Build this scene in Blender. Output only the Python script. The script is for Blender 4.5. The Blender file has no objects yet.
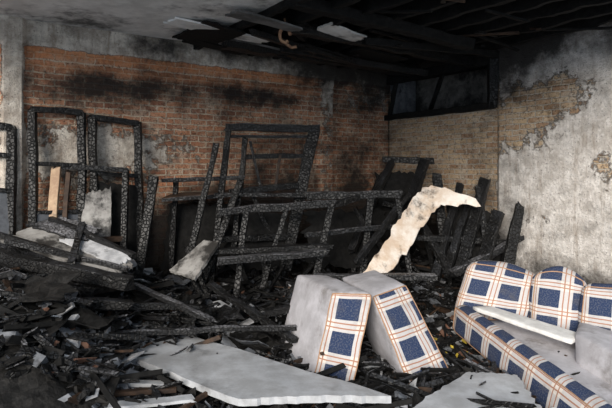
import bpy, math, random
from mathutils import Vector, Matrix, noise, Euler
R = random.Random(7)
sc = bpy.context.scene
V = Vector

# ------------------------------------------------------------------ room frame
CX, CY = 1.182, 8.0            # far corner of the room
AX, AY = 0.823, 0.568
HC = 3.11                      # ceiling height
def bw(s, z, off=0.0):         # back wall: s metres left of the corner
    return V((CX-AX*s+AY*off, CY-AY*s-AX*off, z))
def rw(t, z, off=0.0):         # right wall: t metres out from the corner
    return V((CX+AY*t-AX*off, CY-AX*t-AY*off, z))
def room(s, t, z):
    return V((CX-AX*s+AY*t, CY-AY*s-AX*t, z))
def st(x, y):
    dx, dy = x-CX, y-CY
    return -(dx*AX+dy*AY), dx*AY-dy*AX
def sm(a, b, x):
    if a == b: return 0.0
    k = max(0.0, min(1.0, (x-a)/(b-a)))
    return k*k*(3-2*k)
def H(x, y):
    s, t = st(x, y)
    h = 0.04 + 0.50*math.exp(-(t/1.25)**2)*(0.8+0.4*sm(2, 4.5, s))
    h += 0.30*math.exp(-(s/0.9)**2)*sm(4.5, 1.5, t)
    h += 0.30*sm(3.8, 5.2, s)*math.exp(-((t-1.6)/1.9)**2)
    h += 0.20*math.exp(-((x+2.0)/.7)**2-((y-3.95)/.6)**2)
    n = noise.noise(V((x*1.3, y*1.3, 2.0)))*0.10 + noise.noise(V((x*4, y*4, 5.0)))*0.05
    return max(0.02, h + n*sm(0, .5, y-2.4) + 0.03)

# ------------------------------------------------------------------ node helpers
def newmat(name):
    m = bpy.data.materials.new(name); m.use_nodes = True
    nt = m.node_tree
    return m, nt, nt.nodes['Principled BSDF']
def N(nt, typ, **kw):
    n = nt.nodes.new(typ)
    for k, v in kw.items(): setattr(n, k, v)
    return n
def setin(nt, n, key, val):
    if isinstance(val, bpy.types.NodeSocket): nt.links.new(val, n.inputs[key])
    else: n.inputs[key].default_value = val
def math_(nt, op, a, b=0.0, clamp=False):
    n = N(nt, 'ShaderNodeMath', operation=op, use_clamp=clamp)
    setin(nt, n, 0, a)
    if op not in ('FRACT', 'ABSOLUTE'): setin(nt, n, 1, b)
    return n.outputs[0]
def mix(nt, f, a, b, blend='MIX'):
    n = N(nt, 'ShaderNodeMix', data_type='RGBA', blend_type=blend)
    setin(nt, n, 0, f)
    for k, v in ((6, a), (7, b)):
        if isinstance(v, tuple) and len(v) == 3: v = (*v, 1)
        setin(nt, n, k, v)
    return n.outputs[2]
def noi(nt, vec, scale, detail=5, rough=.6):
    n = N(nt, 'ShaderNodeTexNoise'); setin(nt, n, 'Scale', scale)
    n.inputs['Detail'].default_value = detail; n.inputs['Roughness'].default_value = rough
    if vec: nt.links.new(vec, n.inputs['Vector'])
    return n.outputs['Fac']
def ramp(nt, fac, lo, hi):
    n = N(nt, 'ShaderNodeMapRange', interpolation_type='SMOOTHSTEP'); setin(nt, n, 0, fac)
    n.inputs[1].default_value = lo; n.inputs[2].default_value = hi
    return n.outputs[0]
def bump(nt, b, h, strength, dist, prev=None):
    n = N(nt, 'ShaderNodeBump'); setin(nt, n, 'Height', h)
    n.inputs['Strength'].default_value = strength; n.inputs['Distance'].default_value = dist
    if prev: nt.links.new(prev, n.inputs['Normal'])
    nt.links.new(n.outputs[0], b.inputs['Normal'])
    return n.outputs[0]
def objco(nt): return N(nt, 'ShaderNodeTexCoord').outputs['Object']
def stretch(nt, vec, sc_):
    n = N(nt, 'ShaderNodeMapping'); nt.links.new(vec, n.inputs['Vector']); n.inputs['Scale'].default_value = sc_
    return n.outputs[0]
def top_sheen(nt, lo=.25, hi=.9):  # mask of up-facing sides, where shine is painted into the colour
    g_ = N(nt, 'ShaderNodeNewGeometry'); sp = N(nt, 'ShaderNodeSeparateXYZ'); nt.links.new(g_.outputs['Normal'], sp.inputs[0])
    return ramp(nt, sp.outputs[2], lo, hi)

# ------------------------------------------------------------------ materials
def wall_mat(name, c1, c2, mortar, pl1, pl2, hot, mm):
    m, nt, b = newmat(name)
    uv = N(nt, 'ShaderNodeUVMap', uv_map='wall').outputs[0]
    wn = N(nt, 'ShaderNodeTexNoise'); wn.inputs['Scale'].default_value = 11; nt.links.new(uv, wn.inputs['Vector'])
    w = N(nt, 'ShaderNodeVectorMath', operation='SCALE'); nt.links.new(wn.outputs['Color'], w.inputs[0]); w.inputs['Scale'].default_value = .03
    ad = N(nt, 'ShaderNodeVectorMath', operation='ADD'); nt.links.new(uv, ad.inputs[0]); nt.links.new(w.outputs[0], ad.inputs[1])
    br = N(nt, 'ShaderNodeTexBrick'); nt.links.new(ad.outputs[0], br.inputs['Vector'])
    br.inputs['Scale'].default_value = 1; br.inputs['Mortar Size'].default_value = .009
    br.inputs['Mortar Smooth'].default_value = .4
    br.inputs['Brick Width'].default_value = .19; br.inputs['Row Height'].default_value = .063
    br.inputs['Color1'].default_value = (*c1, 1); br.inputs['Color2'].default_value = (*c2, 1)
    br.inputs['Mortar'].default_value = (*mortar, 1); br.inputs['Bias'].default_value = -.05
    n1 = noi(nt, uv, 16, 7, .75); n2 = noi(nt, uv, 2.2, 8, .72); n3 = noi(nt, uv, 45, 4, .7); n4 = noi(nt, uv, 4.2, 6, .7)
    n5 = noi(nt, uv, 26, 5, .7)
    col = br.outputs['Color']
    at = N(nt, 'ShaderNodeAttribute', attribute_name='mask'); sp = N(nt, 'ShaderNodeSeparateColor'); nt.links.new(at.outputs['Color'], sp.inputs[0])
    col = mix(nt, math_(nt, 'MULTIPLY', ramp(nt, n4, .45, .68), mm), col, mortar)
    col = mix(nt, ramp(nt, n1, .51, .70), col, tuple(v*1.15 for v in mortar))
    col = mix(nt, math_(nt, 'MULTIPLY', ramp(nt, n5, .48, .34), .8), col, tuple(v*.25 for v in c2))
    col = mix(nt, ramp(nt, n3, .55, .70), col, tuple(v*.25 for v in c2))
    col = mix(nt, math_(nt, 'MULTIPLY', sp.outputs[2], ramp(nt, n1, .3, .6)), col, hot)
    plm = math_(nt, 'ADD', sp.outputs[1], math_(nt, 'MULTIPLY', math_(nt, 'SUBTRACT', noi(nt, uv, 5, 8, .75), .5), 1.8))
    plf = ramp(nt, plm, .47, .53)
    pc = mix(nt, ramp(nt, noi(nt, uv, 6, 8, .75), .40, .60), pl1, pl2)
    drip = noi(nt, stretch(nt, uv, (9, 1.3, 1)), 1.4, 6, .7)
    pc = mix(nt, math_(nt, 'MULTIPLY', ramp(nt, drip, .48, .72), .65), pc, tuple(v*k for v, k in zip(pl2, (.5, .42, .34))))
    pc = mix(nt, ramp(nt, n3, .56, .70), pc, tuple(v*.35 for v in pl2))
    rim = math_(nt, 'MULTIPLY', ramp(nt, plm, .42, .49), math_(nt, 'SUBTRACT', 1.0, ramp(nt, plm, .52, .60)))
    col = mix(nt, plf, col, pc)
    col = mix(nt, math_(nt, 'MULTIPLY', rim, .6), col, tuple(v*.25 for v in pl2))
    som = math_(nt, 'ADD', sp.outputs[0], math_(nt, 'MULTIPLY', math_(nt, 'SUBTRACT', n2, .47), 2.3))
    sof = ramp(nt, som, .1, .95)
    col = mix(nt, math_(nt, 'MULTIPLY', sof, .96), col, (.011, .009, .008))
    nt.links.new(col, b.inputs['Base Color']); b.inputs['Roughness'].default_value = .92
    hb = math_(nt, 'MULTIPLY', math_(nt, 'SUBTRACT', 1.0, br.outputs['Fac']), math_(nt, 'SUBTRACT', 1.0, plf))
    hh = math_(nt, 'ADD', math_(nt, 'MULTIPLY', hb, .8), math_(nt, 'MULTIPLY', plf, 1.5))
    hh = math_(nt, 'ADD', hh, math_(nt, 'MULTIPLY', n1, 1.2))
    hh = math_(nt, 'ADD', hh, math_(nt, 'MULTIPLY', n3, .5))
    bump(nt, b, hh, 1.0, .026)
    return m
M_BW = wall_mat('brick_red', (.66, .30, .16), (.34, .145, .085), (.66, .54, .41), (.74, .68, .60), (.46, .40, .34), (.74, .30, .12), .65)
M_RW = wall_mat('brick_buff', (.62, .45, .28), (.36, .21, .12), (.58, .51, .42), (.80, .76, .72), (.54, .50, .46), (.5, .3, .2), .6)

def simple(name, c1, c2, scale=12, rough=.8, bstr=.5, bd=.01, lo=.35, hi=.65, c3=None, s3=3, l3=.55, h3=.7, spec=.5):
    m, nt, b = newmat(name); co = objco(nt)
    n1 = noi(nt, co, scale, 7, .7)
    col = mix(nt, ramp(nt, n1, lo, hi), c1, c2)
    if c3: col = mix(nt, ramp(nt, noi(nt, co, s3, 6, .7), l3, h3), col, c3)
    nt.links.new(col, b.inputs['Base Color']); b.inputs['Roughness'].default_value = rough
    b.inputs['Specular IOR Level'].default_value = spec
    bump(nt, b, n1, bstr, bd)
    return m
def char_mat(name, base, ash_sheen, crack=30, rough=.38, amt=.8, nlo=.4, nhi=.7):
    m, nt, b = newmat(name); co = objco(nt)
    vo = N(nt, 'ShaderNodeTexVoronoi', feature='DISTANCE_TO_EDGE'); vo.inputs['Scale'].default_value = crack
    nt.links.new(co, vo.inputs['Vector'])
    e = ramp(nt, vo.outputs['Distance'], 0, .14)
    n1 = noi(nt, co, 50, 6, .7); n2 = noi(nt, co, 5, 6, .7)
    a = math_(nt, 'MULTIPLY', math_(nt, 'MULTIPLY', ramp(nt, n2, nlo, nhi), top_sheen(nt)), amt)
    col = mix(nt, a, base, ash_sheen)  # grey-blue highlight on top faces mixed into the colour, along with ash
    col = mix(nt, math_(nt, 'MULTIPLY', math_(nt, 'SUBTRACT', 1.0, e), .85), col, (.003, .003, .003))
    nt.links.new(col, b.inputs['Base Color'])
    nt.links.new(math_(nt, 'ADD', math_(nt, 'MULTIPLY', n1, .4), rough-.12), b.inputs['Roughness'])
    b.inputs['Specular IOR Level'].default_value = .42
    bump(nt, b, math_(nt, 'ADD', math_(nt, 'MULTIPLY', e, .7), math_(nt, 'MULTIPLY', n1, .4)), .9, .010)
    return m
M_CHAR = char_mat('charred_wood', (.006, .0057, .0057), (.060, .063, .072))
M_CHARL = char_mat('ashy_sheen_charred_wood', (.016, .016, .017), (.28, .28, .30), nlo=.35, nhi=.62)  # paler copy with stronger painted top sheen, for lit and ashy timbers
M_BLACK = simple('soot_black', (.003, .003, .003), (.011, .0105, .010), 20, .8, spec=.2)
M_PLAST = simple('plaster_fragments', (.30, .305, .32), (.54, .545, .56), 9, .9, c3=(.05, .048, .045), s3=5)
M_GREY = simple('ash_grey', (.08, .086, .098), (.19, .20, .22), 9, .8, c3=(.015, .015, .015), s3=6)
M_DARK = simple('dark_rubble', (.005, .0048, .0045), (.021, .0195, .018), 16, .7, 1, .02, spec=.3)
M_BRICKF = simple('brick_fragments', (.12, .055, .035), (.20, .11, .075), 12, .9)
M_BROWN = simple('scorched_wood', (.065, .037, .022), (.020, .013, .010), 8, .7, spec=.3)
M_TAN = simple('bare_wood', (.50, .36, .23), (.30, .19, .12), 6, .7, c3=(.03, .025, .02), s3=2.5)
M_BOARD = simple('greyed_board', (.52, .535, .56), (.36, .365, .375), 4.5, .45, .4, .01, c3=(.14, .138, .138), s3=2.4, l3=.5, h3=.75)
M_BOARD2 = simple('smoke_stained_board', (.36, .35, .335), (.18, .17, .16), 5, .6, .4, .01, c3=(.03, .028, .026), s3=3, l3=.48, h3=.62)
M_SOOTP = simple('sooted_plaster', (.17, .16, .15), (.07, .066, .062), 4, .9, .5, .01, c3=(.010, .010, .010), s3=2.2, l3=.42, h3=.6)
M_SLATE = simple('sooty_panel', (.040, .043, .050), (.09, .096, .108), 7, .5)
M_CEILP = simple('sooty_ceiling_plaster', (.80, .79, .77), (.60, .59, .57), 4, .9, c3=(.10, .098, .095), s3=1.6, l3=.48, h3=.66)
M_CEILG = simple('smoked_board', (.17, .165, .16), (.07, .068, .065), 4, .9, c3=(.02, .02, .02), s3=2.5)
M_CEIL = simple('charred_ceiling', (.004, .004, .004), (.014, .0135, .013), 6, .8, 1, .03, spec=.2)
M_FOAM = simple('white_foam', (.78, .77, .75), (.62, .61, .59), 10, .9, .3, .01, c3=(.3, .29, .27), s3=4, l3=.58, h3=.8)
M_LINEN = simple('grey_upholstery', (.50, .49, .52), (.37, .36, .38), 5, .9, .25, .01, c3=(.20, .185, .18), s3=3, l3=.5, h3=.75)
M_PIPE = simple('tan_piping', (.42, .25, .15), (.33, .19, .11), 30, .8)
M_RUST = simple('rusty_iron', (.40, .23, .13), (.16, .08, .045), 30, .8)
M_SHEET = simple('scorched_lining', (.82, .76, .69), (.60, .46, .34), 4, .8, .6, .02, c3=(.05, .034, .025), s3=2.3, l3=.54, h3=.68)
M_YEL = simple('yellow_plastic', (.6, .45, .05), (.4, .28, .04), 9, .6)

def plaid():
    m, nt, b = newmat('plaid_fabric')
    uv = N(nt, 'ShaderNodeUVMap', uv_map='cloth').outputs[0]
    sp = N(nt, 'ShaderNodeSeparateXYZ'); nt.links.new(uv, sp.inputs[0])
    def band(c, per, lo, hi, off=0):
        f = math_(nt, 'FRACT', math_(nt, 'DIVIDE', math_(nt, 'ADD', c, per*40+off), per))
        return math_(nt, 'MULTIPLY', math_(nt, 'GREATER_THAN', f, lo), math_(nt, 'LESS_THAN', f, hi))
    u, v = sp.outputs[0], sp.outputs[1]
    PU, PV = .275, .24
    ou, ov = -.012, .04
    bu = band(u, PU, .18, .82, ou); bv = band(v, PV, .18, .82, ov)
    navy = math_(nt, 'MULTIPLY', bu, bv)
    one = math_(nt, 'MULTIPLY', math_(nt, 'MAXIMUM', bu, bv), .75)
    l1 = math_(nt, 'MAXIMUM', band(u, PU, .055, .09, ou), band(v, PV, .05, .09, ov))
    l2 = math_(nt, 'MAXIMUM', band(u, PU, .91, .945, ou), band(v, PV, .91, .95, ov))
    col = mix(nt, one, (.66, .61, .56), (.46, .45, .46))
    col = mix(nt, navy, col, (.020, .036, .085))
    weave = noi(nt, uv, 90, 2, .6)
    col = mix(nt, math_(nt, 'MULTIPLY', ramp(nt, weave, .45, .7), .22), col, (.35, .33, .33))
    col = mix(nt, math_(nt, 'MULTIPLY', math_(nt, 'MAXIMUM', l1, l2), .9), col, (.34, .15, .085))
    dirt = ramp(nt, noi(nt, uv, 5, 6, .7), .45, .8)
    col = mix(nt, math_(nt, 'MULTIPLY', dirt, .55), col, (.13, .115, .10))
    nt.links.new(col, b.inputs['Base Color']); b.inputs['Roughness'].default_value = .95
    b.inputs['Specular IOR Level'].default_value = .2
    bump(nt, b, noi(nt, uv, 160, 2, .5), .4, .003)
    return m
M_PLAID = plaid()

# ------------------------------------------------------------------ mesh builder
class MB:
    def __init__(s): s.v = []; s.f = []; s.m = []; s.mats = []
    def mi(s, mat):
        if mat not in s.mats: s.mats.append(mat)
        return s.mats.index(mat)
    def beam(s, p0, p1, w, h, mat, jit=.007, roll=0.0, taper=1.0, seg=.07):
        p0, p1 = V(p0), V(p1); d = p1-p0; L = d.length; d.normalize()
        up = V((0, 0, 1)) if abs(d.z) < .9 else V((0, 1, 0))
        a = d.cross(up).normalized(); b = a.cross(d).normalized()
        q = Matrix.Rotation(roll, 3, d); a = q@a; b = q@b
        n = max(2, int(L/seg)); b0 = len(s.v); mi = s.mi(mat)
        prof = [(-1, -.88), (-.88, -1), (.88, -1), (1, -.88), (1, .88), (.88, 1), (-.88, 1), (-1, .88)]
        K = len(prof); ph = R.uniform(0, 50)
        ends = [[R.uniform(-1, 1) for _ in prof] for _ in (0, 1)]
        for i in range(n+1):
            k = i/n; sc_ = 1+(taper-1)*k
            ww = sc_*(1-(.0 if jit < .006 else .30)*max(0, noise.noise(V((k*L*4, ph, 0)))))
            hh = sc_*(1-(.0 if jit < .006 else .40)*max(0, noise.noise(V((k*L*4, ph, 7)))))
            for j, (u, v) in enumerate(prof):
                p = p0+d*(L*k)+a*(u*w/2*ww)+b*(v*h/2*hh)
                if jit:
                    p = p+V(noise.noise_vector(p*16))*jit*.55+V(noise.noise_vector(p*2.5))*jit*1.3
                    if i == 0: p = p+d*ends[0][j]*jit*2.5
                    if i == n: p = p+d*ends[1][j]*jit*2.5
                s.v.append(p)
        for i in range(n):
            for j in range(K):
                j2 = (j+1) % K
                s.f.append((b0+i*K+j, b0+i*K+j2, b0+(i+1)*K+j2, b0+(i+1)*K+j)); s.m.append(mi)
        s.f.append(tuple(b0+j for j in range(K))[::-1]); s.m.append(mi)
        s.f.append(tuple(b0+n*K+j for j in range(K))); s.m.append(mi)
    def hexa(s, c, mat):   # c: 4 bottom (ccw) + 4 top
        b0 = len(s.v); s.v += [V(x) for x in c]; mi = s.mi(mat)
        for f in ((3, 2, 1, 0), (4, 5, 6, 7), (0, 1, 5, 4), (1, 2, 6, 5), (2, 3, 7, 6), (3, 0, 4, 7)):
            s.f.append(tuple(b0+i for i in f)); s.m.append(mi)
    def chunk(s, c, sz, rot, mat, j=.25):
        M = Euler(rot).to_matrix(); pts = []
        for z in (-1, 1):
            for x, y in ((-1, -1), (1, -1), (1, 1), (-1, 1)):
                p = V((x*sz[0]/2*(1+R.uniform(-j, j)*1.5), y*sz[1]/2*(1+R.uniform(-j, j)*1.5), z*sz[2]/2*(1+R.uniform(-j, j))))
                pts.append(V(c)+M@p)
        s.hexa(pts, mat)
    def board(s, q, th, mat, n=14, rag=.02, wave=.01, seed=0, fr=2.2):
        q = [V(x) for x in q]; nr = (q[1]-q[0]).cross(q[3]-q[0]).normalized()
        b0 = len(s.v); mi = s.mi(mat); m = n
        for side in (0, 1):
            for i in range(n+1):
                for j in range(m+1):
                    u, v = i/n, j/m
                    if i in (0, n): u += noise.noise(V((j*.6, seed+i, 1)))*rag*2*(1 if i == 0 else -1)+0
                    if j in (0, m): v += noise.noise(V((i*.6, seed+j, 9)))*rag*2
                    p = q[0]*(1-u)*(1-v)+q[1]*u*(1-v)+q[2]*u*v+q[3]*(1-u)*v
                    p = p+nr*(noise.noise(p*fr+V((seed, 0, 0)))*wave*2+(th/2 if side else -th/2))
                    s.v.append(p)
        W = m+1; S = (n+1)*W
        for i in range(n):
            for j in range(m):
                a = b0+i*W+j
                s.f.append((a, a+1, a+W+1, a+W)); s.m.append(mi)
                a += S
                s.f.append((a, a+W, a+W+1, a+1)); s.m.append(mi)
        ring = [i*W for i in range(n+1)]+[n*W+j for j in range(1, m+1)]+[i*W+m for i in range(n-1, -1, -1)]+[j for j in range(m-1, 0, -1)]
        for k in range(len(ring)):
            a, c = ring[k], ring[(k+1) % len(ring)]
            s.f.append((b0+a, b0+c, b0+c+S, b0+a+S)); s.m.append(mi)
    def tube(s, pts, r, mat, K=8):
        b0 = len(s.v); mi = s.mi(mat); n = len(pts)
        for i, p in enumerate(pts):
            p = V(p); d = (V(pts[min(i+1, n-1)])-V(pts[max(i-1, 0)])).normalized()
            a = d.cross(V((.13, .31, .94))).normalized(); b = d.cross(a)
            for k in range(K):
                t = k/K*math.tau; s.v.append(p+a*math.cos(t)*r+b*math.sin(t)*r)
        for i in range(n-1):
            for k in range(K):
                k2 = (k+1) % K
                s.f.append((b0+i*K+k, b0+i*K+k2, b0+(i+1)*K+k2, b0+(i+1)*K+k)); s.m.append(mi)
    def obj(s, name, parent=None, smooth=False):
        me = bpy.data.meshes.new(name); me.from_pydata([tuple(x) for x in s.v], [], s.f)
        for m in s.mats: me.materials.append(m)
        me.polygons.foreach_set('material_index', s.m)
        if smooth: me.polygons.foreach_set('use_smooth', [True]*len(s.f))
        me.update(); o = bpy.data.objects.new(name, me); sc.collection.objects.link(o)
        if parent: o.parent = parent
        return o
def empty(name):
    o = bpy.data.objects.new(name, None); sc.collection.objects.link(o); return o

# ------------------------------------------------------------------ upholstered block
def pad(name, cor, mats, parent, r=.05, puff=.02, n=14, wr=.006, round_top=0.0):
    """cor: FBL FBR FTR FTL BBL BBR BTR BTL ; mats: front back left right top bottom"""
    c = [V(x) for x in cor]
    W = ((c[1]-c[0]).length+(c[2]-c[3]).length)/2; Hh = (c[3]-c[0]).length; D = (c[4]-c[0]).length
    def tri(a, b, d):
        f = c[0]*(1-a)*(1-b)+c[1]*a*(1-b)+c[2]*a*b+c[3]*(1-a)*b
        g = c[4]*(1-a)*(1-b)+c[5]*a*(1-b)+c[6]*a*b+c[7]*(1-a)*b
        return f*(1-d)+g*d
    vs = []; fs = []; ms = []; uvs = []; idx = {}
    sz = V((W, Hh, D))
    def vert(a, b, d):
        k = (round(a, 5), round(b, 5), round(d, 5))
        if k in idx: return idx[k]
        p = V((a*W, b*Hh, d*D))
        inner = V([min(max(p[i], r), sz[i]-r) for i in range(3)])
        dv = p-inner
        if dv.length > 1e-6: p = inner+dv.normalized()*r
        A, B, Dd = p.x/W, p.y/Hh, p.z/D
        if round_top and B > .5:
            kk = (B-.5)*2; B = .5+.5*kk*(1-round_top*(2*A-1)**2*kk)
        q = tri(A, B, Dd)
        fa = 4*A*(1-A); fb = 4*B*(1-B); fd = 4*Dd*(1-Dd)
        q = q+(tri(A, B, 0)-tri(A, B, 1)).normalized()*(1 if Dd < .5 else -1)*puff*fa*fb*(abs(2*Dd-1)**4)
        q = q+(tri(1, B, Dd)-tri(0, B, Dd)).normalized()*(1 if A > .5 else -1)*puff*fd*fb*(abs(2*A-1)**4)
        q = q+(tri(A, 1, Dd)-tri(A, 0, Dd)).normalized()*(1 if B > .5 else -1)*puff*fa*fd*(abs(2*B-1)**4)
        q = q+V(noise.noise_vector(q*6))*wr+V(noise.noise_vector(q*17))*wr*.35
        vs.append(q); idx[k] = len(vs)-1; return idx[k]
    def face(fn, mi, us, vs_):
        for i in range(n):
            for j in range(n):
                qd = [(i/n, j/n), ((i+1)/n, j/n), ((i+1)/n, (j+1)/n), (i/n, (j+1)/n)]
                fs.append([vert(*fn(u, v)) for u, v in qd]); ms.append(mi); uvs.append([(u*us, v*vs_) for u, v in qd])
    face(lambda u, v: (u, v, 0), 0, W, Hh)
    face(lambda u, v: (1-u, v, 1), 1, W, Hh)
    face(lambda u, v: (0, v, 1-u), 2, D, Hh)
    face(lambda u, v: (1, v, u), 3, D, Hh)
    face(lambda u, v: (u, 1, v), 4, W, D)
    face(lambda u, v: (u, 0, 1-v), 5, W, D)
    me = bpy.data.meshes.new(name); me.from_pydata([tuple(x) for x in vs], [], fs)
    for m in mats: me.materials.append(m)
    me.polygons.foreach_set('material_index', ms); me.polygons.foreach_set('use_smooth', [True]*len(fs))
    ul = me.uv_layers.new(name='cloth')
    for p, u4 in zip(me.polygons, uvs):
        for li, u in zip(p.loop_indices, u4): ul.data[li].uv = u
    me.update(); o = bpy.data.objects.new(name, me); sc.collection.objects.link(o)
    if parent: o.parent = parent
    if mats[0] is M_PLAID:
        g = MB(); pts = []
        path = [(i/n, 0) for i in range(n)]+[(1, i/n) for i in range(n)]+[(1-i/n, 1) for i in range(n)]+[(0, 1-i/n) for i in range(n+1)]
        for a, b in path: pts.append(vs[vert(a, b, 0)])
        g.tube(pts, .0055, M_PIPE, 6); g.obj(name+'_piping', parent, True)
    return o

# ------------------------------------------------------------------ walls
HW = HC+.14
def wall(name, fn, s0, s1, mat, maskf, holes=(), thick=.25, step=.05):
    us = [s0+i*step for i in range(int(round((s1-s0)/step))+1)]; zs = [i*HW/65 for i in range(66)]
    vs = []; fs = []
    for s in us:
        for z in zs: vs.append(fn(s, z, maskf(s, z)[2]))
    W = len(zs)
    def inh(s, z): return any(a < s < b and c < z < d for a, b, c, d in holes)
    for i in range(len(us)-1):
        for j in range(W-1):
            if inh((us[i]+us[i+1])/2, (zs[j]+zs[j+1])/2): continue
            fs.append((i*W+j, (i+1)*W+j, (i+1)*W+j+1, i*W+j+1))
    nb = len(vs)
    vs += [fn(s0, 0, -thick), fn(s1, 0, -thick), fn(s1, HW, -thick), fn(s0, HW, -thick)]
    a0, a1, a2, a3 = 0, (len(us)-1)*W, len(us)*W-1, W-1
    if not holes: fs.append((nb+3, nb+2, nb+1, nb))
    fs += [(a1, a0, nb, nb+1), (a3, a2, nb+2, nb+3), (a0, a3, nb+3, nb), (a2, a1, nb+1, nb+2)]
    me = bpy.data.meshes.new(name); me.from_pydata([tuple(v) for v in vs], [], fs); me.materials.append(mat)
    ul = me.uv_layers.new(name='wall'); ca = me.color_attributes.new('mask', 'FLOAT_COLOR', 'POINT')
    par = [(s, z) for s in us for z in zs]+[(s0, 0), (s1, 0), (s1, HW), (s0, HW)]
    for l in me.loops: ul.data[l.index].uv = par[l.vertex_index]
    for i, (s, z) in enumerate(par):
        r_ = maskf(s, z); ca.data[i].color = (r_[0], r_[1], r_[3], 1)
    o = bpy.data.objects.new(name, me); sc.collection.objects.link(o); return o
def blob(s, z, cs, cz, rs, rz): return math.exp(-((s-cs)/rs)**2-((z-cz)/rz)**2)
def mask_back(s, z):
    soot = .10+.85*sm(1.65, .8, z)*sm(4.6, 3.6, s)+.45*sm(1.4, .8, z)
    soot += .55*blob(s, z, 2.1, 1.45, .9, .55)+.40*blob(s, z, .4, 1.6, .7, .8)+.50*sm(1.8, .2, s)*sm(2.4, 3.0, z)
    soot += .60*blob(s, z, 2.7, 2.58, 1.7, .13)+.60*blob(s, z, 1.2, 3.0, 1.2, .2)+.40*blob(s, z, 4.45, 1.35, .8, .25)
    soot += .45*blob(s, z, 3.9, 2.45, .8, .22)+.5*blob(s, z, 2.6, 3.1, 1.4, .12)+.12*sm(2.5, .5, s)
    soot += .40*blob(s, z, 3.6, 2.95, .3, .12)+.25*blob(s, z, 2.0, 2.2, .5, .2)
    pl = .85*sm(2.86, 2.90, z)+.75*blob(s, z, 4.3, 1.85, .75, .38)+.42*blob(s, z, 3.3, 1.9, .7, .35)+.38*blob(s, z, .3, 2.6, .8, .3)
    pl += .15*sm(2.4, 2.7, z)
    rel = 0.0
    if z > 2.86: rel = .05
    if 2.66 < z < 2.71 or 2.76 < z < 2.86: rel = .03
    if 1.03 < s < 1.23: rel += .06; pl += .42; soot -= .12
    if 4.70 < s < 4.92: rel += .07; pl += .7; soot -= .1
    hot = .8 if (2.66 < z < 2.71 or 2.78 < z < 2.86) and s > 1.3 else 0.0
    return soot, pl, rel, hot
def mask_right(t, z):
    pl = 1.0*sm(1.75, 1.95, t)
    pl -= .85*blob(t, z, 2.15, 2.25, .55, .42)+.55*blob(t, z, 2.75, 2.5, .4, .22)+.5*blob(t, z, 3.1, 1.7, .22, .3)+.35*blob(t, z, 2.3, 1.1, .3, .3)
    pl += .35*blob(t, z, .5, 1.9, .5, .3)
    soot = .08+.85*sm(1.5, .8, z)*sm(2.4, 1.4, t)+.6*sm(.9, .5, z)+.8*sm(2.6, 3.0, z)*sm(2.9, 1.8, t)+.50*sm(2.7, 3.1, z)
    soot += .4*blob(t, z, .1, 1.6, .35, 1.0)+.4*blob(t, z, 1.9, 2.7, .4, .35)+.3*blob(t, z, 1.8, 1.4, .3, .7)
    rel = .035 if t > 1.9 and z < 2.6 else 0.0
    return soot, pl, rel, 0.0
wall('wall_back', bw, -.0, 6.5, M_BW, mask_back)
HOLE = (.05, 1.80, 2.41, 2.98)
wall('wall_right', rw, 0, 4.5, M_RW, mask_right, holes=[HOLE])
g = MB()
def hx(a, b, c, d, o0, o1, mat): g.hexa([rw(a, c, o0), rw(b, c, o0), rw(b, c, o1), rw(a, c, o1), rw(a, d, o0), rw(b, d, o0), rw(b, d, o1), rw(a, d, o1)], mat)
hx(.0, 1.9, 2.3, 3.08, -.55, -.5, M_SOOTP)
hx(.0, 1.9, 2.3, 2.42, -.5, -.002, M_GREY)
hx(.0, 1.9, 2.99, 3.08, -.5, -.002, M_BLACK)
hx(.0, .06, 2.42, 2.99, -.5, -.002, M_GREY)
hx(1.8, 1.9, 2.42, 2.99, -.5, -.002, M_BLACK)
g.beam(rw(.0, 2.42, .03), rw(1.84, 2.43, .03), .10, .075, M_BLACK)
g.beam(rw(1.80, 2.40, .02), rw(1.80, 3.05, .02), .11, .11, M_CHAR)
g.beam(rw(.04, 2.40, .02), rw(.22, 3.0, .02), .06, .07, M_BLACK)
g.beam(rw(.50, 2.44, -.3), rw(.95, 2.95, -.1), .05, .05, M_CHAR)
g.beam(rw(.04, 2.95, .02), rw(1.8, 2.97, .02), .10, .12, M_BLACK)
g.obj('window_1')

# floor slab
g = MB()
g.hexa([room(0, 0, -.12), room(0, 9, -.12), room(9, 9, -.12), room(9, 0, -.12), room(0, 0, 0), room(0, 9, 0), room(9, 9, 0), room(9, 0, 0)], M_DARK)
g.obj('floor')
# ceiling
g = MB()
def cl(s0, s1, t0, t1, z0, z1, mat): g.hexa([room(s0, t0, z0), room(s0, t1, z0), room(s1, t1, z0), room(s1, t0, z0), room(s0, t0, z1), room(s0, t1, z1), room(s1, t1, z1), room(s1, t0, z1)], mat)
cl(-.25, 6.5, -.25, 4.5, HC+.14, HC+.26, M_CEIL)
cl(3.0, 6.5, 0.06, 4.5, HC+.0, HC+.135, M_CEILP)
g.obj('ceiling')
g = MB()
s = .25
while s < 3.0:
    g.beam(room(s, .06, HC+.03), room(s+.03, 4.45, HC+.03), .07, .20, M_BLACK, .012); s += .34
g.beam(room(.05, .55, HC-.10), room(2.9, .62, HC-.08), .16, .14, M_CHAR, .014)
g.beam(room(.0, 1.5, HC-.12), room(2.6, 1.45, HC-.06), .10, .12, M_CHAR, .014)
g.beam(room(.9, 2.2, HC-.15), room(3.0, 2.1, HC-.04), .12, .10, M_BLACK, .012)
g.beam(room(.4, 1.1, HC-.24), room(2.3, .8, HC-.12), .06, .07, M_CHAR, .012)
g.beam(room(.2, 2.0, HC-.13), room(2.0, 1.8, HC-.18), .05, .07, M_BLACK, .01)
g.beam(room(1.1, .9, HC-.20), room(2.9, 1.2, HC-.10), .06, .06, M_CHAR, .01)
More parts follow.
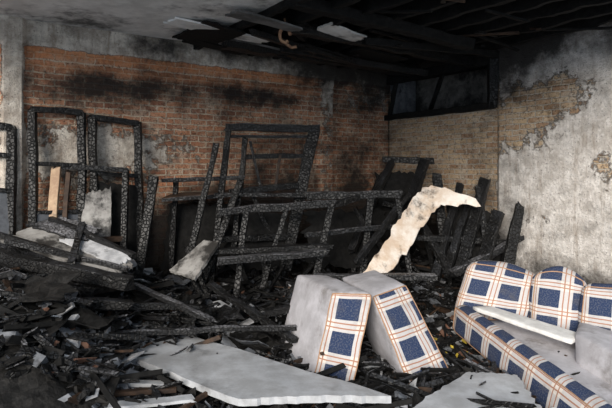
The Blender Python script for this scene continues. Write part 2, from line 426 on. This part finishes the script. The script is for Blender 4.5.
for k in range(26):   # broken laths hanging between the joists
    a, b = R.uniform(.15, 2.8), R.uniform(.3, 3.0); l = R.uniform(.3, .8); an = R.uniform(0, 3.14)
    a2, b2 = a+math.cos(an)*l, b+math.sin(an)*l
    if not (.1 < a2 < 3.0 and .2 < b2 < 4): continue
    g.beam(room(a, b, HC-.06), room(a2, b2, HC-R.uniform(.08, .22)), .04, .02, R.choice([M_BLACK, M_CHAR, M_CHAR, M_BROWN]), .008)
g.obj('ceiling_joists')
g = MB()
for q, z0, z1, mat in (((3.6, .75, 2.55, 1.0), HC-.02, HC-.07, M_CEILP), ((3.3, 1.45, 2.6, 1.65), HC-.05, HC-.10, M_CEILG), ((2.9, .35, 1.6, .7), HC-.06, HC-.11, M_CEILG),
                       ((2.35, 1.5, 1.9, 1.75), HC-.05, HC-.10, M_CEILP), ((1.6, .9, .9, 1.3), HC-.1, HC-.13, M_BLACK), ((3.2, .2, 2.5, .45), HC-.04, HC-.10, M_BLACK),
                       ((2.2, .9, 1.6, 1.1), HC-.1, HC-.16, M_BLACK), ((3.35, .3, 2.9, 1.1), HC-.03, HC-.06, M_BLACK)):
    a, b, c, d = q
    g.board([room(a, b, z0), room(c, b, z1), room(c, d, z1-.02), room(a, d, z0)], .02, mat, rag=.03, wave=.006, seed=a)
g.obj('hanging_ceiling_boards')
g = MB(); c0 = V((-.20, 5.3, HC-.12)); pts = []
for i in range(26):
    a = i/25*math.tau*.85
    pts.append(c0+V((math.cos(a)*.05, .01*math.sin(a*2), math.sin(a)*.07-.02)))
g.tube(pts, .016, M_RUST); g.tube([c0+V((.05, 0, -.02)), c0+V((.03, 0, .06)), c0+V((.0, 0, .14))], .017, M_RUST)
g.tube([c0+V((-.02, 0, -.08)), c0+V((.06, 0, -.14)), c0+V((.11, 0, -.13))], .015, M_RUST)
g.obj('ceiling_hook', None, True)

# ------------------------------------------------------------------ rubble heap
g = MB(); n1, n2 = 130, 150; mi = g.mi(M_DARK)
for i in range(n1+1):
    for j in range(n2+1):
        s_, t_ = .06+6.3*i/n1, .08+5.5*j/n2
        p = room(s_, t_, 0); h = H(p.x, p.y)+noise.noise(V((p.x*11, p.y*11, 0)))*.03
        p.z = max(.005, h*(1 if 0 < j < n2 and i < n1 else .1)); g.v.append(p)
for i in range(n1):
    for j in range(n2):
        a = i*(n2+1)+j; g.f.append((a, a+1, a+n2+2, a+n2+1)); g.m.append(mi)
cols = [M_DARK]*9+[M_CHAR]*9+[M_GREY]*3+[M_PLAST]*1+[M_BROWN]*1+[M_CHARL]*2+[M_BLACK]*5
def inview(x, y): return -.62*y < x < .62*y
def insofa(x, y): return x > 1.3 and y < 5.15 and x > 1.3+(5.15-y)*.2
k = 0
while k < 7500:
    y = R.uniform(3.3, 7.8); x = R.uniform(-3.2, 3.2)
    if not inview(x, y): continue
    s_, t_ = st(x, y)
    if s_ < .18 or t_ < .18: continue
    sz = R.choice([.025, .03, .04, .055, .075, .09]); flat = R.random() < .65
    dm = (sz*R.uniform(1.0, 2.6), sz*R.uniform(.5, 1.2), sz*(.14 if flat else R.uniform(.4, .8)))
    mat = R.choice(cols)
    if noise.noise(V((x*1.1, y*1.1, 8))) > .05 and R.random() < .28: mat = R.choice([M_PLAST, M_GREY, M_GREY, M_BRICKF])
    g.chunk((x, y, H(x, y)+R.uniform(0, .05)), dm, (R.uniform(-.8, .8), R.uniform(-.8, .8), R.uniform(0, 6.28)), mat); k += 1
for k in range(120):   # larger slabs
    y = R.uniform(3.9, 6.0); x = R.uniform(-.58*y, .25*y)
    s_, t_ = st(x, y)
    if t_ < .3: continue
    dm = (R.uniform(.12, .28), R.uniform(.06, .17), .015)
    g.chunk((x, y, H(x, y)+.06), dm, (R.uniform(-.6, .6), R.uniform(-.5, .5), R.uniform(0, 6.28)), R.choice([M_PLAST, M_PLAST, M_GREY, M_GREY, M_SLATE, M_BOARD, M_CHAR, M_CHARL, M_BLACK]), .3)
for k in range(80):   # crumpled burnt sheets
    y = R.uniform(3.7, 6.2); x = R.uniform(-.56*y, .2*y)
    s_, t_ = st(x, y)
    if t_ < .5 or (y < 4.6 and x > -1.3): continue
    a = R.uniform(0, 6.28); l, w_ = R.uniform(.12, .28), R.uniform(.08, .20)
    ux = V((math.cos(a), math.sin(a), R.uniform(-.4, .4))); uy = V((-math.sin(a), math.cos(a), R.uniform(-.3, .5)))
    c = V((x, y, H(x, y)+.09))
    g.board([c-ux*l-uy*w_, c+ux*l-uy*w_, c+ux*l+uy*w_, c-ux*l+uy*w_], .006, R.choice([M_SLATE, M_BLACK, M_CHAR, M_BLACK, M_CHAR, M_DARK, M_SLATE]), n=7, rag=.12, wave=.05, seed=k*1.7, fr=6)
for k in range(14):
    x, y = 1.15+R.uniform(-.3, .3), 4.9+R.uniform(-.4, .3)
    g.chunk((x, y, H(x, y)+.06), (.05, .02, .02), (R.uniform(-.5, .5), R.uniform(-.4, .4), R.uniform(0, 6.28)), M_YEL)
g.obj('fire_debris_heap')
g = MB(); k = 0
while k < 900:
    y = R.uniform(3.4, 7.5); x = R.uniform(-3, 3)
    if not inview(x, y): continue
    s_, t_ = st(x, y)
    if s_ < .5 or t_ < .5: continue
    L = R.uniform(.12, .45)*(1 if R.random() < .8 else 1.9); a = R.uniform(0, math.tau); w = R.uniform(.012, .045)
    tl = R.uniform(-.3, .3)
    z = H(x, y)+R.uniform(.02, .09)+abs(tl)*L*.4
    d = V((math.cos(a), math.sin(a), tl))*L/2
    e0, e1 = V((x, y, z))-d, V((x, y, z))+d
    if min(st(e0.x, e0.y)+st(e1.x, e1.y)) < .1: continue
    if insofa(e0.x, e0.y) or insofa(e1.x, e1.y): continue
    g.beam(e0, e1, w, w*R.uniform(.3, 1.0), R.choice([M_CHAR]*8+[M_CHARL]*2+[M_BROWN]+[M_BLACK]*3), .005, R.uniform(0, 3), seg=.15); k += 1
g.obj('charred_lath_scatter')

# ------------------------------------------------------------------ charred window/door frames against the back wall
def frame(name, c, w, d, mat, hr=(), vr=(), panel=None, pm=None, jit=.010):
    BL, BR, TR, TL = [V(x) for x in c]; g = MB()
    g.beam(BL, TL, w, d, mat, jit); g.beam(BR, TR, w, d, mat, jit); g.beam(TL, TR, w, d, mat, jit); g.beam(BL, BR, w, d, mat, jit)
    for k in hr: g.beam(BL.lerp(TL, k), BR.lerp(TR, k), w*.8, d*.7, mat, jit)
    for k in vr: g.beam(BL.lerp(BR, k), TL.lerp(TR, k), w*.5, d*.6, mat, jit)
    for (k0, k1) in (panel or ()):
        g.board([BL.lerp(TL, k0), BR.lerp(TR, k0), BR.lerp(TR, k1), BL.lerp(TL, k1)], .015, pm, rag=.02, wave=.01, seed=k0)
    return g.obj(name)
frame('charred_window_frame', [bw(4.66, .75, .22), bw(4.24, .72, .22), bw(4.22, 2.25, .09), bw(4.66, 2.26, .09)], .075, .06, M_CHAR, (.66, .36), (), [(.0, .36)], M_SLATE)
frame('charred_window_frame', [bw(4.10, .75, .20), bw(3.66, .72, .22), bw(3.66, 2.17, .09), bw(4.12, 2.21, .09)], .075, .06, M_CHAR, (.62,), (), [(.0, .55)], M_BLACK)
frame('charred_window_frame', [bw(5.4, .8, .15), bw(4.86, .75, .15), bw(4.83, 2.08, .08), bw(5.4, 2.12, .08)], .08, .06, M_CHAR, (.55, .8), (.5,), [(.05, .55)], M_SLATE)
g = MB()
g.beam((-2.40, 5.2, .75), (-2.42, 5.38, 1.72), .085, .04, M_TAN, .005)
g.beam((-1.80, 5.45, .72), (-1.82, 5.62, 1.68), .06, .05, M_CHAR, .006)
g.beam((-2.44, 5.38, 1.72), (-1.80, 5.62, 1.68), .06, .05, M_CHARL, .006)
g.beam((-2.40, 5.26, 1.02), (-1.82, 5.5, 1.0), .06, .05, M_BROWN, .006)
g.beam((-2.30, 5.22, .75), (-2.32, 5.42, 1.66), .045, .03, M_BROWN, .005)
g.board([(-2.2, 5.32, .8), (-1.92, 5.44, .8), (-1.95, 5.56, 1.50), (-2.18, 5.47, 1.45)], .02, M_BOARD2, rag=.03, seed=4)
g.obj('burnt_cabinet_door')
g = MB()
TLp, TRp = (-.84, 6.0, 2.12), (.09, 6.3, 2.14)
g.beam(TLp, (-.98, 5.75, .55), .065, .08, M_CHAR, .010)
g.beam(TRp, (-.22, 6.1, .60), .13, .09, M_CHAR, .016)
g.beam((-.88, 6.0, 2.14), (.12, 6.3, 2.15), .09, .085, M_CHARL, .012)
g.beam((-.82, 6.02, 2.04), (.03, 6.28, 2.06), .03, .03, M_CHARL, .006)
g.beam((-.66, 6.05, 2.02), (-.78, 5.9, .75), .06, .07, M_CHAR, .012)
g.beam((-.66, 6.05, 1.82), (.0, 6.27, 1.84), .07, .055, M_CHAR, .008)
g.beam((-.80, 5.92, 1.45), (-.10, 6.2, 1.50), .08, .07, M_CHAR, .01)
g.beam((-.60, 6.0, 1.98), (-.50, 6.05, 1.5), .03, .02, M_CHARL, .006)
g.beam((-.28, 6.15, 1.84), (-.34, 6.1, 1.5), .03, .03, M_BROWN, .006)
g.beam((-.92, 5.7, 1.95), (-1.22, 5.6, .62), .06, .06, M_CHAR, .008)
g.beam((-.95, 5.8, .95), (-.2, 6.1, .95), .07, .07, M_CHAR, .01)
g.beam((-.60, 6.05, 1.45), (-.28, 6.16, .70), .05, .04, M_CHAR, .01)
g.obj('charred_door_frame')
g = MB()
g.beam((-.86, 5.55, 1.26), (.30, 5.62, 1.35), .11, .075, M_CHARL, .012)
g.beam((.02, 5.95, 1.40), (1.02, 5.95, 1.42), .12, .085, M_CHARL, .012)
g.beam((-.95, 5.9, 1.42), (.10, 6.0, 1.40), .07, .045, M_CHARL, .009)
g.beam((.26, 5.62, 1.33), (.05, 5.45, .45), .07, .07, M_CHAR, .01)
g.beam((-.60, 5.55, 1.26), (-.68, 5.4, .45), .06, .06, M_CHAR, .01)
g.beam((.70, 5.95, 1.40), (.58, 5.8, .5), .07, .07, M_CHAR, .01)
g.beam((.98, 5.95, 1.40), (1.10, 5.8, .5), .06, .06, M_CHAR, .01)
g.beam((.25, 5.62, 1.32), (.60, 5.95, 1.40), .06, .06, M_CHAR, .01)
g.beam((-.2, 5.55, 1.28), (-.45, 5.5, .5), .05, .04, M_CHAR, .01)
g.beam((.0, 5.6, 1.02), (.95, 5.9, 1.08), .06, .05, M_CHARL, .01)
g.board([(-.85, 5.9, .6), (-.2, 6.1, .6), (-.2, 6.2, 1.2), (-.85, 6.0, 1.2)], .02, M_BLACK, rag=.08, seed=51)
g.board([(.0, 6.1, .6), (.9, 6.3, .6), (.9, 6.4, 1.25), (.0, 6.2, 1.2)], .02, M_BLACK, rag=.08, seed=52)
g.obj('burnt_table_frame')
g = MB()
g.beam((-1.50, 5.8, 1.57), (-.66, 5.95, 1.60), .08, .045, M_CHARL, .009)
g.beam((-1.50, 5.75, 1.36), (-.70, 5.9, 1.42), .06, .04, M_CHARL, .009)
g.beam((-1.56, 5.7, 1.60), (-1.66, 5.45, .55), .09, .06, M_CHAR, .01)
g.beam((-1.40, 6.0, 1.58), (-1.45, 5.95, .55), .06, .05, M_CHAR, .01)
g.beam((-.70, 5.9, 1.55), (-1.05, 5.65, .55), .07, .05, M_CHAR, .01)
g.board([(-1.5, 5.78, 1.38), (-.72, 5.92, 1.44), (-.78, 6.2, 1.46), (-1.42, 6.1, 1.42)], .02, M_BROWN, rag=.04, seed=2)
g.board([(-1.55, 5.95, .6), (-.9, 6.2, .6), (-.85, 6.3, 1.3), (-1.5, 6.1, 1.3)], .02, M_BLACK, rag=.05, seed=6)
g.obj('burnt_shelf_unit')
def rafter(name, *bs):
    g = MB()
    for a, b, w, h, mat in bs: g.beam(a, b, w, h, mat, .012)
    return g.obj(name)
rafter('charred_beam', ((-.80, 5.15, .84), (.20, 5.3, .90), .16, .06, M_CHARL))
rafter('charred_beam', ((-.92, 5.35, .90), (.25, 5.5, .93), .10, .05, M_CHAR))
rafter('charred_beam', ((-2.75, 4.75, .97), (-1.42, 4.5, .76), .13, .11, M_CHAR))
rafter('charred_beam', ((.10, 5.1, .70), (1.15, 5.0, .72), .11, .05, M_CHARL))
rafter('charred_beam', ((-.35, 4.75, .46), (.7, 5.35, .55), .08, .06, M_CHAR))
rafter('charred_beam', ((-2.1, 4.3, .66), (-.9, 4.75, .50), .06, .05, M_CHAR))
rafter('charred_beam', ((-1.45, 4.3, .42), (-.1, 4.6, .38), .05, .04, M_CHARL))
rafter('charred_beam', ((-1.5, 4.9, .66), (-.75, 4.5, .46), .06, .04, M_CHARL))
rafter('charred_beam', ((-.1, 4.5, .3), (-.9, 5.2, .62), .07, .05, M_CHAR))
rafter('charred_beam', ((-2.5, 4.3, .72), (-1.4, 4.45, .60), .11, .07, M_CHAR))
g = MB()
g.board([(-2.75, 4.95, 1.06), (-1.62, 4.62, .80), (-1.50, 4.80, .88), (-2.45, 5.25, 1.18)], .04, M_BOARD2, rag=.05, wave=.02, seed=11)
g.board([(-2.2, 4.95, 1.05), (-1.60, 4.70, .87), (-1.52, 4.82, .92), (-2.0, 5.1, 1.10)], .015, M_PLAST, rag=.07, wave=.01, seed=17)
g.board([(-2.9, 4.8, .98), (-1.75, 4.5, .68), (-1.5, 4.8, .76), (-2.5, 5.2, 1.06)], .05, M_CHAR, rag=.04, wave=.02, seed=12)
g.board([(-2.6, 5.15, 1.16), (-2.0, 4.95, 1.05), (-1.9, 5.15, 1.14), (-2.4, 5.33, 1.24)], .03, M_CHARL, rag=.06, wave=.02, seed=13)
g.beam((-2.75, 4.9, 1.12), (-1.9, 4.68, .94), .05, .04, M_CHAR)
g.beam((-2.4, 5.25, 1.22), (-1.5, 4.85, .93), .06, .05, M_CHAR)
g.beam((-2.6, 4.82, 1.06), (-1.5, 4.66, .85), .04, .04, M_CHARL)
g.beam((-2.1, 5.2, 1.18), (-1.95, 4.6, .90), .06, .04, M_CHAR)
g.beam((-2.75, 4.7, .84), (-1.9, 4.45, .66), .16, .10, M_DARK)
g.obj('collapsed_board_stack')
g = MB()
g.board([(-1.28, 5.2, .74), (-1.0, 5.0, .70), (-.82, 5.3, .98), (-1.0, 5.45, .98)], .03, M_BOARD2, rag=.05, seed=21)
g.obj('broken_plasterboard')
g = MB()
g.board([(-2.4, 3.6, .50), (-1.72, 3.72, .40), (-1.60, 3.95, .56), (-2.4, 4.05, .72)], .03, M_SLATE, rag=.02, seed=22)
g.board([(-1.82, 3.6, .34), (-1.42, 3.8, .34), (-1.52, 4.0, .52), (-1.85, 3.9, .56)], .03, M_SLATE, rag=.03, seed=23)
g.board([(-2.4, 3.58, .50), (-1.85, 3.60, .40), (-1.80, 3.55, .16), (-2.2, 3.45, .16)], .03, M_BROWN, rag=.02, seed=24)
g.obj('broken_cabinet_panel')
g = MB()
g.beam((-2.0, 3.4, .33), (-1.55, 3.75, .34), .10, .03, M_BROWN, .006)
g.beam((-1.62, 3.6, .30), (-.95, 3.70, .26), .06, .03, M_BOARD, .006)
g.beam((-1.5, 3.42, .28), (-.85, 3.62, .26), .05, .03, M_BROWN, .006)
g.beam((-1.75, 3.8, .36), (-1.3, 3.95, .36), .07, .03, M_CHAR, .006)
g.beam((-1.2, 3.35, .26), (-.7, 3.48, .26), .09, .02, M_BOARD, .006)
g.obj('splintered_planks')
g = MB()
g.board([(-1.86, 4.62, .26), (-.42, 3.35, .29), (.52, 3.38, .29), (-1.28, 4.92, .28)], .045, M_BOARD, n=24, rag=.010, wave=.008, seed=31)
g.obj('fallen_door_panel')
g = MB()
g.board([(.60, 3.35, .21), (1.45, 3.4, .19), (1.50, 3.95, .20), (1.15, 4.0, .20)], .04, M_BOARD, n=18, rag=.03, wave=.01, seed=33)
g.obj('fallen_wallboard')
# torn scorched sheet draped over the boards at right: one continuous ribbon with thickness
g = MB(); mi = g.mi(M_SHEET)
ctl = [(.58, 5.40, .64, .16), (.78, 5.56, .82, .22), (.96, 5.76, 1.03, .27), (1.15, 5.95, 1.24, .28), (1.34, 6.05, 1.42, .26), (1.56, 6.0, 1.42, .20), (1.82, 5.9, 1.35, .10)]
NR, NC = 40, 14; rows = []
for i in range(NR+1):
    f = i/NR*(len(ctl)-1); k = min(int(f), len(ctl)-2); q = f-k
    P = [ctl[max(k-1, 0)], ctl[k], ctl[k+1], ctl[min(k+2, len(ctl)-1)]]
    c = [.5*((2*P[1][d])+(-P[0][d]+P[2][d])*q+(2*P[0][d]-5*P[1][d]+4*P[2][d]-P[3][d])*q*q+(-P[0][d]+3*P[1][d]-3*P[2][d]+P[3][d])*q**3) for d in range(4)]
    rows.append(c)
uu = V((.45, -.35, -.82)).normalized(); nn = V((-.5, -.8, .2)).normalized()
for side in (0, 1):
    for i, c in enumerate(rows):
        for j in range(NC+1):
            v = j/NC; e_ = noise.noise(V((i*.35, j > NC/2, 3)))*.04+noise.noise(V((i*1.3, j > NC/2, 8)))*.03 if j in (0, NC) else 0
            if i in (0, NR): e_ += noise.noise(V((j*1.3, i, 8)))*.02
            p = V(c[:3])+uu*((v-.3)*c[3]+e_)+nn*(noise.noise(V((i*.12, j*.12, 0)))*.025+(.008 if side else -.008))
            g.v.append(p)
W = NC+1; S = (NR+1)*W
for i in range(NR):
    for j in range(NC):
        a = i*W+j; g.f += [(a, a+1, a+W+1, a+W), (a+S, a+S+W, a+S+W+1, a+S+1)]; g.m += [mi, mi]
    for j in (0, NC):
        a = i*W+j; g.f.append((a, a+W, a+W+S, a+S)); g.m.append(mi)
for i in (0, NR):
    for j in range(NC):
        a = i*W+j; g.f.append((a, a+1, a+1+S, a+S)); g.m.append(mi)
g.obj('scorched_mattress_lining')
g = MB()
for a, b, w, h, m in (
    ((1.40, 6.5, 1.80), (.95, 6.1, .80), .12, .05, M_CHAR), ((1.02, 6.7, 1.76), (.50, 6.1, .80), .09, .06, M_CHAR),
    ((.95, 6.75, 1.80), (1.5, 6.6, 1.78), .07, .07, M_CHAR), ((1.50, 6.4, 1.62), (1.55, 6.1, .6), .10, .05, M_CHAR),
    ((2.0, 6.2, 1.58), (1.60, 5.8, .55), .12, .05, M_CHAR), ((2.08, 6.0, 1.22), (1.75, 5.7, .55), .13, .05, M_CHAR),
    ((2.28, 5.92, 1.30), (2.0, 5.65, .45), .11, .05, M_CHAR), ((1.75, 6.3, 1.50), (1.35, 5.8, .55), .08, .06, M_CHAR),
    ((1.2, 6.0, .95), (2.15, 6.0, .90), .07, .07, M_CHAR), ((2.28, 5.9, .95), (1.5, 5.7, .62), .08, .06, M_CHARL),
    ((.9, 6.4, 1.3), (1.5, 6.3, 1.2), .06, .06, M_CHAR), ((1.9, 6.15, 1.48), (1.95, 5.8, .5), .07, .04, M_CHAR),
    ((1.25, 6.2, 1.15), (1.5, 5.75, .6), .09, .05, M_CHAR), ((1.85, 6.25, 1.35), (1.45, 5.75, .6), .07, .05, M_CHAR),
    ((.50, 5.55, .74), (1.10, 6.04, 1.40), .05, .06, M_CHAR), ((.55, 6.2, 1.25), (1.0, 5.9, .6), .06, .05, M_CHAR)):
    g.beam(a, b, w, h, m, .012, taper=R.uniform(1.0, 1.25))
g.board([(.55, 6.3, .7), (1.15, 6.45, .7), (1.32, 6.75, 1.65), (.85, 6.65, 1.65)], .03, M_BLACK, rag=.05, seed=41)
g.board([(1.55, 6.05, .5), (2.1, 5.9, .5), (2.1, 6.2, 1.2), (1.6, 6.35, 1.35)], .03, M_BLACK, rag=.08, seed=42)
g.obj('leaning_charred_boards')
g = MB()
for k in range(46):
    x = R.uniform(-1.6, 1.9); y = 6.05+R.uniform(-.4, .3)+.15*x
    a = R.uniform(-.9, .9)
    s_, t_ = st(x, y)
    if t_ < .5 or s_ < .5: continue
    L = R.uniform(.4, .8); z = H(x, y)
    g.beam((x, y, z), (x+math.sin(a)*L*.8, y+R.uniform(-.15, .1), z+L*R.uniform(.3, .8)), .05, .03, M_CHAR, .009)
g.obj('burnt_timber_stubs')

# ------------------------------------------------------------------ upholstered pieces
PL, GR = M_PLAID, M_LINEN
e = empty('plaid_ottoman')
pad('body', [(.05, 4.16, .10), (.34, 4.03, .05), (.50, 4.12, .765), (.20, 4.2, .76), (-.24, 4.86, .16), (.02, 4.75, .16), (.19, 4.82, .775), (-.09, 4.9, .765)],
    [PL, GR, GR, GR, GR, GR], e, r=.03, puff=.014, n=18)
e = empty('plaid_ottoman')
pad('body', [(.78, 4.02, .04), (1.14, 4.24, .08), (.80, 4.42, .775), (.505, 4.22, .725), (.58, 4.66, .12), (.92, 4.86, .14), (.62, 5.02, .785), (.30, 4.86, .745)],
    [PL, GR, GR, GR, GR, GR], e, r=.03, puff=.014, n=18)

e = empty('plaid_sofa')
pad('front_rail', [(1.31, 5.02, .23), (1.72, 3.2, -.03), (1.80, 3.2, .21), (1.34, 5.03, .46), (1.45, 5.10, .23), (1.90, 3.26, .0), (1.94, 3.26, .23), (1.47, 5.10, .47)],
    [PL]*6, e, r=.05, puff=.010, n=24)
pad('left_arm', [(1.33, 5.08, .34), (1.98, 4.92, .30), (2.12, 5.04, .73), (1.55, 5.22, .84), (1.50, 5.38, .36), (2.12, 5.16, .30), (2.20, 5.24, .71), (1.67, 5.46, .82)],
    [PL]*6, e, r=.075, puff=.03, round_top=.08)
pad('back_wing', [(1.93, 4.84, .28), (2.33, 4.70, .25), (2.47, 4.86, .77), (2.05, 5.0, .82), (2.08, 5.06, .28), (2.46, 4.92, .25), (2.54, 5.02, .75), (2.17, 5.16, .80)],
    [PL]*6, e, r=.095, puff=.03, round_top=.25)
pad('back_rest', [(2.28, 4.66, .24), (3.0, 4.30, .18), (3.06, 4.40, .68), (2.38, 4.78, .72), (2.40, 4.86, .24), (3.06, 4.46, .18), (3.08, 4.50, .66), (2.50, 4.94, .70)],
    [PL]*6, e, r=.07, puff=.025, round_top=.1, n=20)
pad('back_shell', [(1.52, 5.36, .15), (2.95, 4.62, .08), (2.97, 4.66, .56), (1.64, 5.40, .64), (1.60, 5.46, .15), (2.98, 4.70, .08), (3.0, 4.74, .54), (1.70, 5.48, .62)],
    [GR]*6, e, r=.04, puff=.01)
pad('seat_deck', [(1.48, 4.98, .20), (1.95, 3.3, .02), (1.95, 3.3, .13), (1.48, 4.98, .35), (2.1, 5.0, .20), (2.9, 4.3, .04), (2.9, 4.3, .18), (2.1, 5.0, .34)],
    [M_LINEN]*6, e, r=.03, puff=.01)
pad('loose_board', [(1.48, 4.94, .43), (2.00, 4.20, .36), (2.00, 4.20, .40), (1.48, 4.94, .47), (1.66, 5.02, .42), (2.18, 4.34, .36), (2.18, 4.34, .40), (1.66, 5.02, .46)],
    [M_FOAM]*6, e, r=.012, puff=.002)
pad('seat_cushion', [(2.02, 4.15, .16), (2.30, 3.35, .10), (2.32, 3.40, .36), (2.04, 4.22, .44), (2.27, 4.55, .22), (2.8, 4.0, .14), (2.8, 4.0, .36), (2.26, 4.58, .44)],
    [M_LINEN]*6, e, r=.03, puff=.014)

# ------------------------------------------------------------------ light
w = bpy.data.worlds.new('World'); sc.world = w; w.use_nodes = True
bg = w.node_tree.nodes['Background']; bg.inputs[0].default_value = (.74, .86, 1.0, 1); bg.inputs[1].default_value = .98
def sun(name, d, en, ang, col):
    l = bpy.data.lights.new(name, 'SUN'); l.energy = en; l.angle = math.radians(ang); l.color = col
    o = bpy.data.objects.new(name, l); sc.collection.objects.link(o); o.rotation_euler = V(d).to_track_quat('-Z', 'Y').to_euler()
sun('daylight', (.30, 1, -.36), 4.8, 28, (1, .93, .84))

cam = bpy.data.cameras.new('camera'); co = bpy.data.objects.new('camera', cam); sc.collection.objects.link(co)
co.location = (0, 0, 1.7); co.rotation_euler = (math.pi/2, 0, 0)
cam.sensor_width = 36; cam.lens = 36*555/612; cam.shift_y = -36/612
sc.camera = co
sc.view_settings.view_transform = 'Standard'
